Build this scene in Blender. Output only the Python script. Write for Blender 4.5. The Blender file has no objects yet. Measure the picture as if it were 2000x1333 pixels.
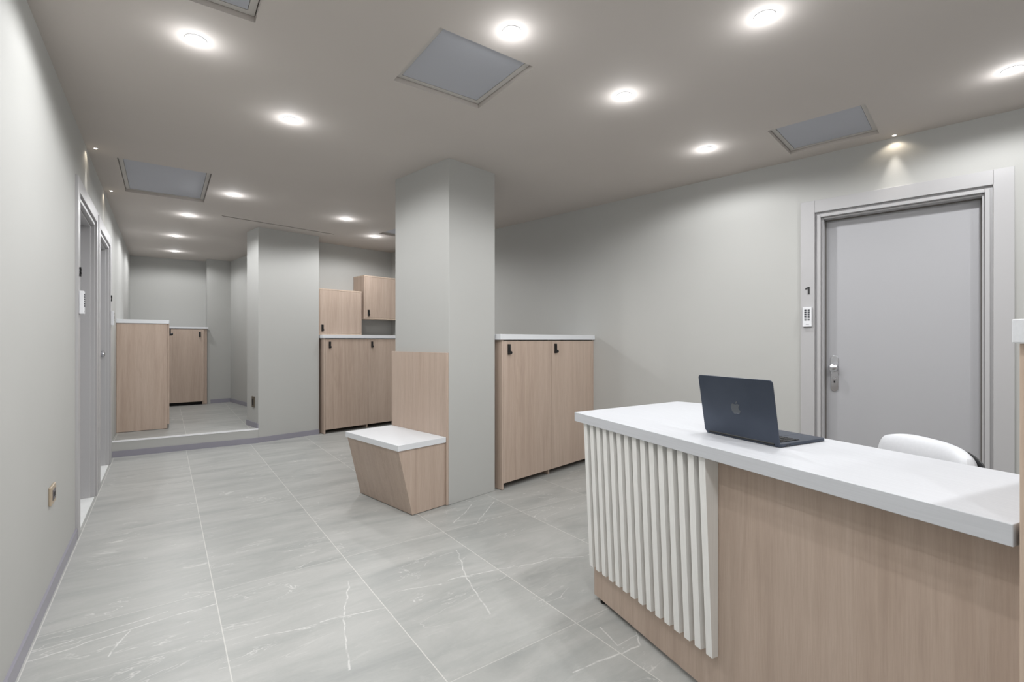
import bpy, bmesh, math, random
from mathutils import Vector, Matrix
from mathutils.geometry import delaunay_2d_cdt
random.seed(4)
sc = bpy.context.scene
COL = sc.collection

# ---------------------------------------------------------------- camera, world, exposure
TH = math.radians(35.8421)          # the left wall runs along +Y; the camera is turned clockwise from it
HC = 1.178                          # camera height
cam_d = bpy.data.cameras.new('camera')
cam_d.sensor_width = 36.0
cam_d.lens = 940.0 / 2000.0 * 36.0
cam_d.shift_y = -0.00075
cam_d.clip_start = 0.05
cam = bpy.data.objects.new('camera', cam_d)
cam.location = (0, 0, HC)
cam.rotation_euler = (math.pi / 2, 0, -TH)
COL.objects.link(cam)
sc.camera = cam

world = bpy.data.worlds.new('world')
sc.world = world
world.use_nodes = True
world.node_tree.nodes['Background'].inputs[0].default_value = (0.5, 0.52, 0.55, 1)
world.node_tree.nodes['Background'].inputs[1].default_value = 0.05

sc.view_settings.view_transform = 'Standard'
sc.view_settings.look = 'None'
sc.view_settings.gamma = 1.0
sc.view_settings.use_curve_mapping = False
sc.view_settings.exposure = 0.0

LAMP_W = 35.0        # beam of one ceiling downlight
GLOW_W = 0.85        # soft spill of its domed lens
WARM_W = 6.5         # small warm door spots

# ---------------------------------------------------------------- helpers
AB = math.radians(10.3806)          # right wall, column and storage run: turned 10.4 degrees
AD = math.radians(-11.6144)         # reception desk: turned the other way
CEIL = 2.48
STEP = 0.163

def turn(x, y, a):
    return (x * math.cos(a) - y * math.sin(a), x * math.sin(a) + y * math.cos(a))

def new_bm():
    return bmesh.new()

def add_box(bm, x0, x1, y0, y1, z0, z1):
    v = [bm.verts.new(p) for p in ((x0, y0, z0), (x1, y0, z0), (x1, y1, z0), (x0, y1, z0),
                                   (x0, y0, z1), (x1, y0, z1), (x1, y1, z1), (x0, y1, z1))]
    for f in ((0, 3, 2, 1), (4, 5, 6, 7), (0, 1, 5, 4), (1, 2, 6, 5), (2, 3, 7, 6), (3, 0, 4, 7)):
        bm.faces.new([v[i] for i in f])

def add_prism(bm, pts, z0, z1):
    """pts counter-clockwise in plan, extruded from z0 to z1"""
    a = sum(pts[i][0] * pts[(i + 1) % len(pts)][1] - pts[(i + 1) % len(pts)][0] * pts[i][1] for i in range(len(pts)))
    if a < 0:
        pts = list(reversed(pts))
    lo = [bm.verts.new((p[0], p[1], z0)) for p in pts]
    hi = [bm.verts.new((p[0], p[1], z1)) for p in pts]
    bm.faces.new(list(reversed(lo)))
    bm.faces.new(hi)
    n = len(pts)
    for i in range(n):
        j = (i + 1) % n
        bm.faces.new((lo[i], lo[j], hi[j], hi[i]))

def add_hexa(bm, lo, hi):
    """lo and hi: four points each, counter-clockwise seen from above"""
    v = [bm.verts.new(p) for p in list(lo) + list(hi)]
    for f in ((0, 3, 2, 1), (4, 5, 6, 7), (0, 1, 5, 4), (1, 2, 6, 5), (2, 3, 7, 6), (3, 0, 4, 7)):
        bm.faces.new([v[i] for i in f])

def add_lathe(bm, prof, n=24, c=(0, 0, 0), m=None):
    rings = []
    for r, z in prof:
        if r < 1e-6:
            p = Vector((0, 0, z))
            rings.append([bm.verts.new((m @ p if m else p) + Vector(c))])
        else:
            ring = []
            for k in range(n):
                t = 2 * math.pi * k / n
                p = Vector((r * math.cos(t), r * math.sin(t), z))
                ring.append(bm.verts.new((m @ p if m else p) + Vector(c)))
            rings.append(ring)
    for a, b in zip(rings, rings[1:]):
        if len(a) == 1 and len(b) == 1:
            continue
        for k in range(n):
            q = (k + 1) % n
            if len(a) == 1:
                bm.faces.new((a[0], b[q], b[k]))
            elif len(b) == 1:
                bm.faces.new((a[k], a[q], b[0]))
            else:
                bm.faces.new((a[k], a[q], b[q], b[k]))
    for ring, flip in ((rings[0], True), (rings[-1], False)):
        if len(ring) > 1:
            bm.faces.new(list(reversed(ring)) if flip else ring)

def obj(name, bm, mat, parent=None, loc=(0, 0, 0), rz=0, bevel=0, smooth=False, seg=2):
    bmesh.ops.recalc_face_normals(bm, faces=bm.faces)
    me = bpy.data.meshes.new(name)
    bm.to_mesh(me)
    bm.free()
    me.materials.append(mat)
    if smooth:
        for p in me.polygons:
            p.use_smooth = True
        me.set_sharp_from_angle(angle=math.radians(35))
    o = bpy.data.objects.new(name, me)
    COL.objects.link(o)
    o.location = loc
    o.rotation_euler = (0, 0, rz)
    if parent:
        o.parent = parent
    if bevel:
        b = o.modifiers.new('edge', 'BEVEL')
        b.width = bevel
        b.segments = seg
        b.limit_method = 'ANGLE'
        b.angle_limit = math.radians(40)
    return o

def struct(name, bm, mat, parent=None, loc=(0, 0, 0), rz=0, bevel=0, label=None):
    o = obj(name, bm, mat, parent, loc, rz, bevel)
    o['kind'] = 'structure'
    if label:
        o['label'] = label
    return o

class Thing:
    """an Empty at the thing's base, turned with its frame; parts are given in frame coordinates"""
    def __init__(s, name, label, cat, ang, base, group=None, structure=False):
        s.o = bpy.data.objects.new(name, None)
        s.o.empty_display_size = 0.1
        COL.objects.link(s.o)
        x, y = turn(base[0], base[1], ang)
        s.o.location = (x, y, base[2])
        s.o.rotation_euler = (0, 0, ang)
        s.base = Vector(base)
        s.o['label'] = label
        if structure:
            s.o['kind'] = 'structure'
        else:
            s.o['category'] = cat
        if group:
            s.o['group'] = group
    def part(s, name, mat, boxes=(), prisms=(), hexas=(), bm=None, parent=None, bevel=0.0012, smooth=False, label=None, seg=2):
        if bm is None:
            bm = new_bm()
            for b in boxes:
                add_box(bm, *b)
            for p in prisms:
                add_prism(bm, *p)
            for h in hexas:
                add_hexa(bm, *h)
        bmesh.ops.translate(bm, verts=bm.verts, vec=-s.base)
        o = obj(name, bm, mat, parent or s.o, bevel=bevel, smooth=smooth, seg=seg)
        if label:
            o['label'] = label
        return o

def copy_tree(o, parent=None):
    c = o.copy()
    COL.objects.link(c)
    c.parent = parent
    for ch in o.children:
        copy_tree(ch, c)
    return c

# ---------------------------------------------------------------- materials
def lin(c):
    return tuple(((v / 255) / 12.92 if v / 255 <= 0.04045 else ((v / 255 + 0.055) / 1.055) ** 2.4) for v in c) + (1.0,)

def base_mat(name, col, rough=0.5, metal=0.0, spec=0.5):
    m = bpy.data.materials.new(name)
    m.use_nodes = True
    b = m.node_tree.nodes['Principled BSDF']
    b.inputs['Base Color'].default_value = col
    b.inputs['Roughness'].default_value = rough
    b.inputs['Metallic'].default_value = metal
    b.inputs['Specular IOR Level'].default_value = spec
    return m, m.node_tree.nodes, m.node_tree.links, b

def mixcol(N, L, fac, a, b, mode='MIX'):
    n = N.new('ShaderNodeMix')
    n.data_type = 'RGBA'
    n.blend_type = mode
    for sock, val in ((n.inputs[0], fac), (n.inputs[6], a), (n.inputs[7], b)):
        if isinstance(val, bpy.types.NodeSocket):
            L.new(val, sock)
        else:
            sock.default_value = val
    return n.outputs[2]

def ramp(N, L, src, stops):
    r = N.new('ShaderNodeValToRGB')
    L.new(src, r.inputs[0])
    e = r.color_ramp.elements
    while len(e) < len(stops):
        e.new(0.5)
    for k, (p, c) in enumerate(stops):
        e[k].position = p
        e[k].color = c if len(c) == 4 else tuple(c) + (1,)
    return r.outputs[0]

def grey(v):
    return (v, v, v, 1)

def noise(N, L, vec, scale, detail=3, rough=0.5, dist=0.0):
    n = N.new('ShaderNodeTexNoise')
    n.inputs['Scale'].default_value = scale
    n.inputs['Detail'].default_value = detail
    n.inputs['Roughness'].default_value = rough
    n.inputs['Distortion'].default_value = dist
    if vec is not None:
        L.new(vec, n.inputs['Vector'])
    return n.outputs[0]

def coords(N, L, scale=(1, 1, 1), rot=(0, 0, 0), which='Object'):
    t = N.new('ShaderNodeTexCoord')
    mp = N.new('ShaderNodeMapping')
    mp.inputs['Scale'].default_value = scale
    mp.inputs['Rotation'].default_value = rot
    L.new(t.outputs[which], mp.inputs[0])
    return mp.outputs[0]

def paint(name, col, rough=0.7, var=0.03):
    m, N, L, b = base_mat(name, col, rough, spec=0.3)
    v = coords(N, L)
    n = noise(N, L, v, 1.6, 4)
    c = mixcol(N, L, ramp(N, L, n, [(0.3, grey(1 - var)), (0.7, grey(1.0))]), grey(0), col, 'MIX')
    c = mixcol(N, L, 1.0, ramp(N, L, n, [(0.3, grey(1 - var)), (0.7, grey(1.0))]), col, 'MULTIPLY')
    L.new(c, b.inputs['Base Color'])
    bp = N.new('ShaderNodeBump')
    bp.inputs['Strength'].default_value = 0.04
    bp.inputs['Distance'].default_value = 0.002
    L.new(noise(N, L, v, 260, 2), bp.inputs['Height'])
    L.new(bp.outputs[0], b.inputs['Normal'])
    return m

def wood_mat(name, dark, mid, light, rough=0.45):
    """pale oak board, grain running up Z"""
    m, N, L, b = base_mat(name, mid, rough, spec=0.35)
    wv = coords(N, L, (1, 1, 0.09))
    w = noise(N, L, wv, 3.2, 3, 0.5, 0.4)            # broad warp
    sep = N.new('ShaderNodeSeparateXYZ')
    t = N.new('ShaderNodeTexCoord')
    L.new(t.outputs['Object'], sep.inputs[0])
    add = N.new('ShaderNodeMath'); add.operation = 'ADD'
    L.new(sep.outputs[0], add.inputs[0]); L.new(sep.outputs[1], add.inputs[1])
    # cathedral figure: distorted bands
    comb = N.new('ShaderNodeCombineXYZ')
    L.new(add.outputs[0], comb.inputs[0])
    L.new(sep.outputs[2], comb.inputs[2])
    mp = N.new('ShaderNodeMapping')
    mp.inputs['Scale'].default_value = (1, 1, 0.13)
    L.new(comb.outputs[0], mp.inputs[0])
    big = noise(N, L, mp.outputs[0], 4.5, 2, 0.45, 0.8)
    mul = N.new('ShaderNodeMath'); mul.operation = 'MULTIPLY'; mul.inputs[1].default_value = 22
    L.new(big, mul.inputs[0])
    sn = N.new('ShaderNodeMath'); sn.operation = 'SINE'
    L.new(mul.outputs[0], sn.inputs[0])
    # fine fibres
    fv = coords(N, L, (1, 1, 0.035))
    f = noise(N, L, fv, 210, 3, 0.7)
    fv2 = coords(N, L, (1, 1, 0.045))
    f2 = noise(N, L, fv2, 24, 5, 0.62, 0.5)
    c = ramp(N, L, f2, [(0.10, dark), (0.5, mid), (0.92, light)])
    c = mixcol(N, L, ramp(N, L, sn.outputs[0], [(0.0, grey(0)), (0.72, grey(0.0)), (1.0, grey(0.20))]), c, dark)
    c = mixcol(N, L, ramp(N, L, w, [(0.35, grey(0.0)), (0.65, grey(0.35))]), c, light)
    c = mixcol(N, L, ramp(N, L, f, [(0.42, grey(0.20)), (0.56, grey(0))]), c, dark)
    # boards printed side by side: slight tone steps
    st = N.new('ShaderNodeMath'); st.operation = 'MULTIPLY'; st.inputs[1].default_value = 7.3
    L.new(add.outputs[0], st.inputs[0])
    fl = N.new('ShaderNodeMath'); fl.operation = 'FLOOR'
    L.new(st.outputs[0], fl.inputs[0])
    wn = N.new('ShaderNodeTexWhiteNoise'); wn.noise_dimensions = '1D'
    L.new(fl.outputs[0], wn.inputs['W'])
    c = mixcol(N, L, 1.0, c, ramp(N, L, wn.outputs[0], [(0, grey(0.955)), (1, grey(1.0))]), 'MULTIPLY')
    L.new(c, b.inputs['Base Color'])
    bp = N.new('ShaderNodeBump')
    bp.inputs['Strength'].default_value = 0.10
    bp.inputs['Distance'].default_value = 0.001
    L.new(f, bp.inputs['Height'])
    L.new(bp.outputs[0], b.inputs['Normal'])
    return m

def laminate(name, col, rot=(0, 0, 0), rough=0.45, stretch=(0.03, 1, 1), amt=0.06):
    m, N, L, b = base_mat(name, col, rough, spec=0.4)
    v = coords(N, L, stretch, rot)
    f = noise(N, L, v, 170, 3, 0.6)
    c = mixcol(N, L, 1.0, col, ramp(N, L, f, [(0.35, grey(1 - amt)), (0.65, grey(1))]), 'MULTIPLY')
    L.new(c, b.inputs['Base Color'])
    bp = N.new('ShaderNodeBump')
    bp.inputs['Strength'].default_value = 0.08
    bp.inputs['Distance'].default_value = 0.001
    L.new(f, bp.inputs['Height'])
    L.new(bp.outputs[0], b.inputs['Normal'])
    return m

def metal_mat(name, col, rough):
    m, N, L, b = base_mat(name, col, rough, 1.0)
    n = noise(N, L, coords(N, L, (1, 1, 0.2)), 120, 2)
    r = ramp(N, L, n, [(0.3, grey(rough * 0.85)), (0.7, grey(rough * 1.15))])
    L.new(r, b.inputs['Roughness'])
    return m

def plastic(name, col, rough=0.4):
    m, N, L, b = base_mat(name, col, rough)
    n = noise(N, L, coords(N, L), 90, 2)
    L.new(mixcol(N, L, 1.0, col, ramp(N, L, n, [(0.3, grey(0.96)), (0.7, grey(1))]), 'MULTIPLY'), b.inputs['Base Color'])
    return m

def floor_mat(name, tile=True, white=False):
    m, N, L, b = base_mat(name, lin((150, 152, 150)), 0.38, spec=0.45)
    def M(op, a, c=None, d=None):
        n = N.new('ShaderNodeMath'); n.operation = op
        for k, v in enumerate((a, c, d)):
            if v is None:
                continue
            if isinstance(v, (int, float)):
                n.inputs[k].default_value = v
            else:
                L.new(v, n.inputs[k])
        return n.outputs[0]
    t = N.new('ShaderNodeTexCoord')
    sep = N.new('ShaderNodeSeparateXYZ')
    L.new(t.outputs['Object'], sep.inputs[0])
    X, Y = sep.outputs[0], sep.outputs[1]
    u = M('DIVIDE', M('SUBTRACT', X, 0.19), 0.6)
    v = M('DIVIDE', M('SUBTRACT', Y, 1.467), 1.18)
    iu, iv = M('FLOOR', u), M('FLOOR', v)
    lu, lv = M('MULTIPLY', M('SUBTRACT', u, iu), 0.6), M('MULTIPLY', M('SUBTRACT', v, iv), 1.18)
    # per-tile shift of the print
    cell = N.new('ShaderNodeCombineXYZ')
    L.new(iu, cell.inputs[0]); L.new(iv, cell.inputs[1])
    wn = N.new('ShaderNodeTexWhiteNoise'); wn.noise_dimensions = '2D'
    L.new(cell.outputs[0], wn.inputs['Vector'])
    loc = N.new('ShaderNodeCombineXYZ')
    L.new(lu, loc.inputs[0]); L.new(lv, loc.inputs[1])
    shift = N.new('ShaderNodeVectorMath'); shift.operation = 'MULTIPLY_ADD'
    L.new(wn.outputs['Color'], shift.inputs[0])
    shift.inputs[1].default_value = (9, 9, 9)
    L.new(loc.outputs[0], shift.inputs[2])
    P = shift.outputs[0]
    rt = N.new('ShaderNodeMapping')
    rt.inputs['Rotation'].default_value = (0, 0, math.radians(12))
    rt.inputs['Scale'].default_value = (0.55, 2.2, 1)
    L.new(P, rt.inputs[0])
    S = rt.outputs[0]
    base = lin((236, 238, 237)) if white else lin((172, 173, 170))
    dark = lin((228, 230, 229)) if white else lin((156, 158, 156))
    lite = lin((244, 245, 244)) if white else lin((186, 186, 183))
    n1 = noise(N, L, S, 2.6, 6, 0.62, 0.6)
    c = ramp(N, L, n1, [(0.28, dark), (0.5, base), (0.75, lite)])
    n2 = noise(N, L, P, 45, 4, 0.7)
    c = mixcol(N, L, 1.0, c, ramp(N, L, n2, [(0.3, grey(0.955)), (0.65, grey(1.0))]), 'MULTIPLY')
    # soft light streaks
    n3 = noise(N, L, S, 9, 5, 0.7, 1.2)
    c = mixcol(N, L, ramp(N, L, n3, [(0.56, grey(0)), (0.78, grey(0.4))]), c, lin((198, 198, 194)))
    # thin veins: ridges of noise, broken by a mask
    def ridge(src, w):
        return M('SUBTRACT', 1.0, M('MINIMUM', M('DIVIDE', M('ABSOLUTE', M('SUBTRACT', src, 0.5)), w), 1.0))
    r1 = ridge(noise(N, L, S, 2.1, 4, 0.55, 0.9), 0.006)
    mk = ramp(N, L, noise(N, L, P, 3.3, 2), [(0.52, grey(0)), (0.62, grey(1))])
    c = mixcol(N, L, M('MULTIPLY', M('MULTIPLY', r1, mk), 0.55), c, lin((225, 224, 220)))
    rt2 = N.new('ShaderNodeMapping')
    rt2.inputs['Rotation'].default_value = (0, 0, math.radians(-62))
    rt2.inputs['Scale'].default_value = (0.6, 2.6, 1)
    L.new(P, rt2.inputs[0])
    r2 = ridge(noise(N, L, rt2.outputs[0], 2.6, 5, 0.6, 1.0), 0.006)
    mk2 = ramp(N, L, noise(N, L, P, 4.1, 2), [(0.58, grey(0)), (0.66, grey(1))])
    c = mixcol(N, L, M('MULTIPLY', M('MULTIPLY', r2, mk2), 0.6), c, lin((228, 227, 224)))
    if tile:
        # bold printed veins of the tiles by the bench and beside the left wall
        jit = N.new('ShaderNodeTexNoise'); jit.inputs['Scale'].default_value = 14; jit.inputs['Detail'].default_value = 4
        L.new(loc.outputs[0], jit.inputs['Vector'])
        js = N.new('ShaderNodeVectorMath'); js.operation = 'MULTIPLY_ADD'
        sb = N.new('ShaderNodeVectorMath'); sb.operation = 'SUBTRACT'
        L.new(jit.outputs['Color'], sb.inputs[0]); sb.inputs[1].default_value = (0.5, 0.5, 0.5)
        L.new(sb.outputs[0], js.inputs[0]); js.inputs[1].default_value = (0.025, 0.025, 0)
        L.new(loc.outputs[0], js.inputs[2])
        Q = js.outputs[0]
        def seg(a, b, w):
            d = (b[0] - a[0], b[1] - a[1], 0); l2 = d[0] ** 2 + d[1] ** 2
            pa = N.new('ShaderNodeVectorMath'); pa.operation = 'SUBTRACT'
            L.new(Q, pa.inputs[0]); pa.inputs[1].default_value = (a[0], a[1], 0)
            dt = N.new('ShaderNodeVectorMath'); dt.operation = 'DOT_PRODUCT'
            L.new(pa.outputs[0], dt.inputs[0]); dt.inputs[1].default_value = (d[0] / l2, d[1] / l2, 0)
            cl = N.new('ShaderNodeClamp'); L.new(dt.outputs['Value'], cl.inputs[0])
            sl = N.new('ShaderNodeVectorMath'); sl.operation = 'SCALE'
            sl.inputs[0].default_value = d; L.new(cl.outputs[0], sl.inputs['Scale'])
            df = N.new('ShaderNodeVectorMath'); df.operation = 'DISTANCE'
            L.new(pa.outputs[0], df.inputs[0]); L.new(sl.outputs[0], df.inputs[1])
            z = N.new('ShaderNodeVectorMath'); z.operation = 'MULTIPLY'
            # local z is zero, plan distance only
            return M('SUBTRACT', 1.0, M('MINIMUM', M('DIVIDE', df.outputs['Value'], w * 0.8), 1.0))
        def poly(pts, w):
            o = None
            for a, bb in zip(pts, pts[1:]):
                s_ = seg(a, bb, w)
                o = s_ if o is None else M('MAXIMUM', o, s_)
            return o
        star = poly([(0.54, 0.904), (0.473, 0.725), (0.428, 0.612), (0.383, 0.42), (0.347, 0.265)], 0.006)
        star = M('MAXIMUM', star, poly([(0.34, 0.63), (0.43, 0.615), (0.60, 0.578)], 0.006))
        star = M('MAXIMUM', star, poly([(0.10, 0.675), (0.29, 0.62)], 0.005))
        star = M('MAXIMUM', star, poly([(0.415, 0.62), (0.45, 0.60)], 0.016))
        isrow = M('COMPARE', iv, 0.0, 0.1)
        sm = M('MULTIPLY', isrow, M('COMPARE', iu, 0.5, 0.7))
        tail = M('MULTIPLY', M('MULTIPLY', isrow, M('COMPARE', iu, 2.0, 0.1)),
                 poly([(0.0, 0.583), (0.18, 0.524), (0.30, 0.514), (0.46, 0.431), (0.6, 0.42)], 0.005))
        diag = M('MULTIPLY', M('MULTIPLY', isrow, M('COMPARE', iu, -1.0, 0.1)),
                 M('MAXIMUM', poly([(0.0, 1.0), (0.13, 1.012), (0.234, 1.030), (0.444, 1.045), (0.6, 1.052)], 0.006),
                   M('MAXIMUM', poly([(0.0, 1.06), (0.2, 1.076), (0.42, 1.10)], 0.005), poly([(0.24, 0.868), (0.296, 1.02)], 0.006))))
        far = M('MULTIPLY', M('MULTIPLY', M('COMPARE', iv, 1.0, 0.1), M('COMPARE', iu, 2.0, 0.1)),
                M('MAXIMUM', poly([(0.119, 0.09), (0.27, 0.2), (0.403, 0.326)], 0.006), poly([(0.249, 0.006), (0.562, 0.279)], 0.006)))
        desk = M('MULTIPLY', M('MULTIPLY', M('COMPARE', iv, -1.0, 0.1), M('COMPARE', iu, 2.0, 0.1)),
                 M('MAXIMUM', poly([(0.0, 0.935), (0.10, 0.93), (0.16, 1.0), (0.259, 1.09)], 0.006),
                   M('MAXIMUM', poly([(0.06, 1.10), (0.03, 0.98), (0.16, 0.98), (0.30, 1.13)], 0.005), poly([(0.14, 0.88), (0.22, 1.10)], 0.005))))
        desk2 = M('MULTIPLY', M('MULTIPLY', M('COMPARE', iv, -1.0, 0.1), M('COMPARE', iu, 1.0, 0.1)),
                  poly([(0.384, 0.967), (0.5, 0.955), (0.6, 0.941)], 0.006))
        allv = M('MAXIMUM', M('MAXIMUM', M('MULTIPLY', star, sm), M('MAXIMUM', tail, diag)), M('MAXIMUM', M('MAXIMUM', far, desk2), desk))
        brk = ramp(N, L, noise(N, L, P, 24, 3, 0.7), [(0.36, grey(0.15)), (0.56, grey(1))])
        allv = M('MULTIPLY', M('MINIMUM', M('MULTIPLY', allv, 1.2), 1.0), brk)
        c = mixcol(N, L, M('MULTIPLY', allv, 0.6), c, lin((232, 231, 228)))
        # grout
        du = M('MINIMUM', lu, M('SUBTRACT', 0.6, lu))
        dv = M('MINIMUM', lv, M('SUBTRACT', 1.18, lv))
        g = M('MAXIMUM', M('LESS_THAN', du, 0.0020), M('MULTIPLY', M('LESS_THAN', dv, 0.0016), 0.75))
        c = mixcol(N, L, M('MULTIPLY', g, 0.8), c, lin((212, 211, 206)))
        tn = ramp(N, L, wn.outputs['Value'], [(0, grey(0.95)), (1, grey(1.0))])
        c = mixcol(N, L, 1.0, c, tn, 'MULTIPLY')
    L.new(c, b.inputs['Base Color'])
    rr = ramp(N, L, n2, [(0.3, grey(0.36)), (0.7, grey(0.46))])
    L.new(rr, b.inputs['Roughness'])
    return m

WALL_C = lin((184, 184, 181))
M_wall = paint('wall_paint', WALL_C, 0.75)
M_ceil = paint('ceiling_paint', lin((196, 189, 183)), 0.8)
M_hatch_frame = paint('hatch_frame_paint', lin((192, 188, 183)), 0.6)
M_hatch_panel = paint('hatch_panel_paint', lin((178, 180, 187)), 0.55)
M_door = paint('door_lacquer', lin((172, 172, 175)), 0.42, 0.01)
M_casing = paint('casing_lacquer', lin((180, 179, 180)), 0.38, 0.01)
M_gasket = plastic('door_gasket', lin((110, 106, 102)), 0.6)
M_base = paint('skirting_metal_paint', lin((150, 148, 158)), 0.35, 0.02)
M_floor = floor_mat('floor_grey_marble_tile')
M_thr = floor_mat('threshold_white_marble', tile=False, white=True)
M_wood = wood_mat('pale_oak_board', lin((162, 142, 127)), lin((187, 167, 152)), lin((203, 185, 171)))
M_edge = wood_mat('oak_edge_band', lin((170, 148, 130)), lin((200, 180, 162)), lin((214, 196, 180)))
M_top = laminate('white_laminate', lin((222, 224, 227)), amt=0.04)
M_desk = laminate('white_desk_laminate', lin((201, 203, 207)), stretch=(1, 0.03, 1), amt=0.05)
M_slat = laminate('white_slat_laminate', lin((240, 239, 236)), stretch=(1, 1, 0.03), amt=0.05)
M_black = plastic('black_plastic', lin((26, 26, 27)), 0.45)
M_void = plastic('dark_recess_board', lin((30, 28, 27)), 0.8)
M_white_p = plastic('white_plastic', lin((228, 229, 232)), 0.35)
M_btn = plastic('dark_button', lin((44, 46, 54)), 0.4)
M_print = plastic('grey_print', lin((120, 120, 124)), 0.5)
M_steel = metal_mat('satin_nickel', lin((205, 206, 210)), 0.24)
M_nosing_sheen = plastic('step_nosing_white_sheen', lin((250, 250, 252)), 0.25)  # plain white stands in for the bright reflection of the metal
M_beige = plastic('beige_cover_plate', lin((176, 160, 138)), 0.4)
M_sock = plastic('grey_socket_insert', lin((96, 90, 92)), 0.4)
M_leather = plastic('white_leather', lin((216, 218, 222)), 0.42)
M_midnight, _N, _L, _b = base_mat('midnight_aluminium', lin((70, 78, 94)), 0.42, 0.6)
_L.new(mixcol(_N, _L, ramp(_N, _L, noise(_N, _L, coords(_N, _L), 6, 3), [(0.35, grey(0)), (0.7, grey(0.35))]),
              lin((66, 73, 86)), lin((92, 99, 112))), _b.inputs['Base Color'])
M_logo = metal_mat('mirror_dark_mark', lin((120, 124, 132)), 0.08)
M_screen = plastic('dark_screen_glass', lin((14, 14, 16)), 0.12)
M_keys = plastic('black_keycaps', lin((20, 21, 24)), 0.5)

def glow_mat(name, col, strength):
    m = bpy.data.materials.new(name)
    m.use_nodes = True
    N, L = m.node_tree.nodes, m.node_tree.links
    N.remove(N['Principled BSDF'])
    e = N.new('ShaderNodeEmission')
    e.inputs[0].default_value = col
    e.inputs[1].default_value = strength
    L.new(e.outputs[0], N['Material Output'].inputs[0])
    return m
M_lamp = glow_mat('lit_led_lens', (1, 1, 1, 1), 14)
M_warm = glow_mat('lit_warm_led', (1, 0.88, 0.72, 1), 14)

# ---------------------------------------------------------------- shell
def P(a, *pts):
    return [turn(x, y, a) for x, y in pts]

bm = new_bm()
add_box(bm, -0.75, 5.2, -1.8, 9.7, -0.06, 0)
struct('floor', bm, M_floor)

# raised alcove floor
plat = [(-0.427, 6.27), (0.874, 6.189)] + P(AB, (1.975, 6.31), (2.53, 6.31), (2.53, 8.88)) + [(0.885, 9.165), (0.555, 9.10), (0.555, 9.42), (-0.427, 9.42)]
bm = new_bm()
add_prism(bm, plat, 0.001, STEP)
o = struct('floor_alcove', bm, M_floor)
# painted riser, skirting and nosing of the step, its metal shine painted white
def along(p, q, off0, off1, z0, z1):
    """thin bar along p-q standing off towards the camera side"""
    d = Vector((q[0] - p[0], q[1] - p[1])).normalized()
    n = Vector((d.y, -d.x))
    a = [(p[0] + n.x * o_, p[1] + n.y * o_) for o_ in (off0, off1)]
    c = [(q[0] + n.x * o_, q[1] + n.y * o_) for o_ in (off0, off1)]
    return ([a[1], c[1], c[0], a[0]], z0, z1)
s0, s1 = (-0.427, 6.27), (0.874, 6.189)
bm = new_bm(); add_prism(bm, *along(s0, s1, 0.0, 0.006, 0.0, STEP - 0.012)); struct('wall_step_riser', bm, M_wall)
bm = new_bm(); add_prism(bm, *along(s0, s1, -0.004, 0.009, STEP - 0.013, STEP + 0.004)); struct('trim_1', bm, M_nosing_sheen, label='metal nosing along the edge of the step, shine painted white')

# left wall with two doorways
def door_wall(bm, x0, x1, ya, yb, holes, top=2.12):
    y = ya
    for h0, h1 in holes:
        add_box(bm, x0, x1, y, h0, 0, CEIL + 0.05)
        add_box(bm, x0, x1, h0, h1, top, CEIL + 0.05)
        y = h1
    add_box(bm, x0, x1, y, yb, 0, CEIL + 0.05)
LD = [3.82, 4.96]                  # near ends of the two left doorways, each 1.06 wide
bm = new_bm()
door_wall(bm, -0.62, -0.427, -1.7, 9.6, [(y + 0.045, y + 1.015) for y in LD])
struct('wall_left', bm, M_wall)
RD = -0.169                        # right doorway start (right wall frame)
bm = new_bm()
door_wall(bm, 3.93, 4.12, -2.4, 6.6, [(RD + 0.045, RD + 1.015)])
struct('wall_right', bm, M_wall, rz=AB)
bm = new_bm(); add_box(bm, -0.6, 5.1, -1.8, -1.6, 0, CEIL + 0.05); struct('wall_back', bm, M_wall)
# wall behind the storage run
bm = new_bm(); add_prism(bm, [(2.60, 6.26), (4.0, 6.26), (4.0, 6.42), (2.60, 6.42)], 0, CEIL + 0.05); struct('wall_storage', bm, M_wall, rz=AB)
# pier between the alcove and the storage run
bm = new_bm(); add_box(bm, 1.975, 2.687, 5.93, 6.31, 0, CEIL + 0.05); struct('wall_pier', bm, M_wall, rz=AB, bevel=0.003)
# alcove walls
bm = new_bm(); add_box(bm, 2.52, 2.62, 6.31, 9.3, 0, CEIL + 0.05); struct('wall_alcove_side', bm, M_wall, rz=AB)
bm = new_bm(); add_box(bm, -0.6, 1.2, 9.42, 9.56, 0, CEIL + 0.05); struct('wall_alcove', bm, M_wall)
bm = new_bm(); add_prism(bm, [(0.555, 9.09), (0.90, 9.155), (1.0, 9.5), (0.555, 9.5)], 0, CEIL + 0.05); struct('wall_pilaster', bm, M_wall)
# free-standing column
bm = new_bm(); add_box(bm, 2.167, 2.625, 2.70, 3.39, 0, CEIL + 0.05); struct('wall_column', bm, M_wall, rz=AB, bevel=0.004)

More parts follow.
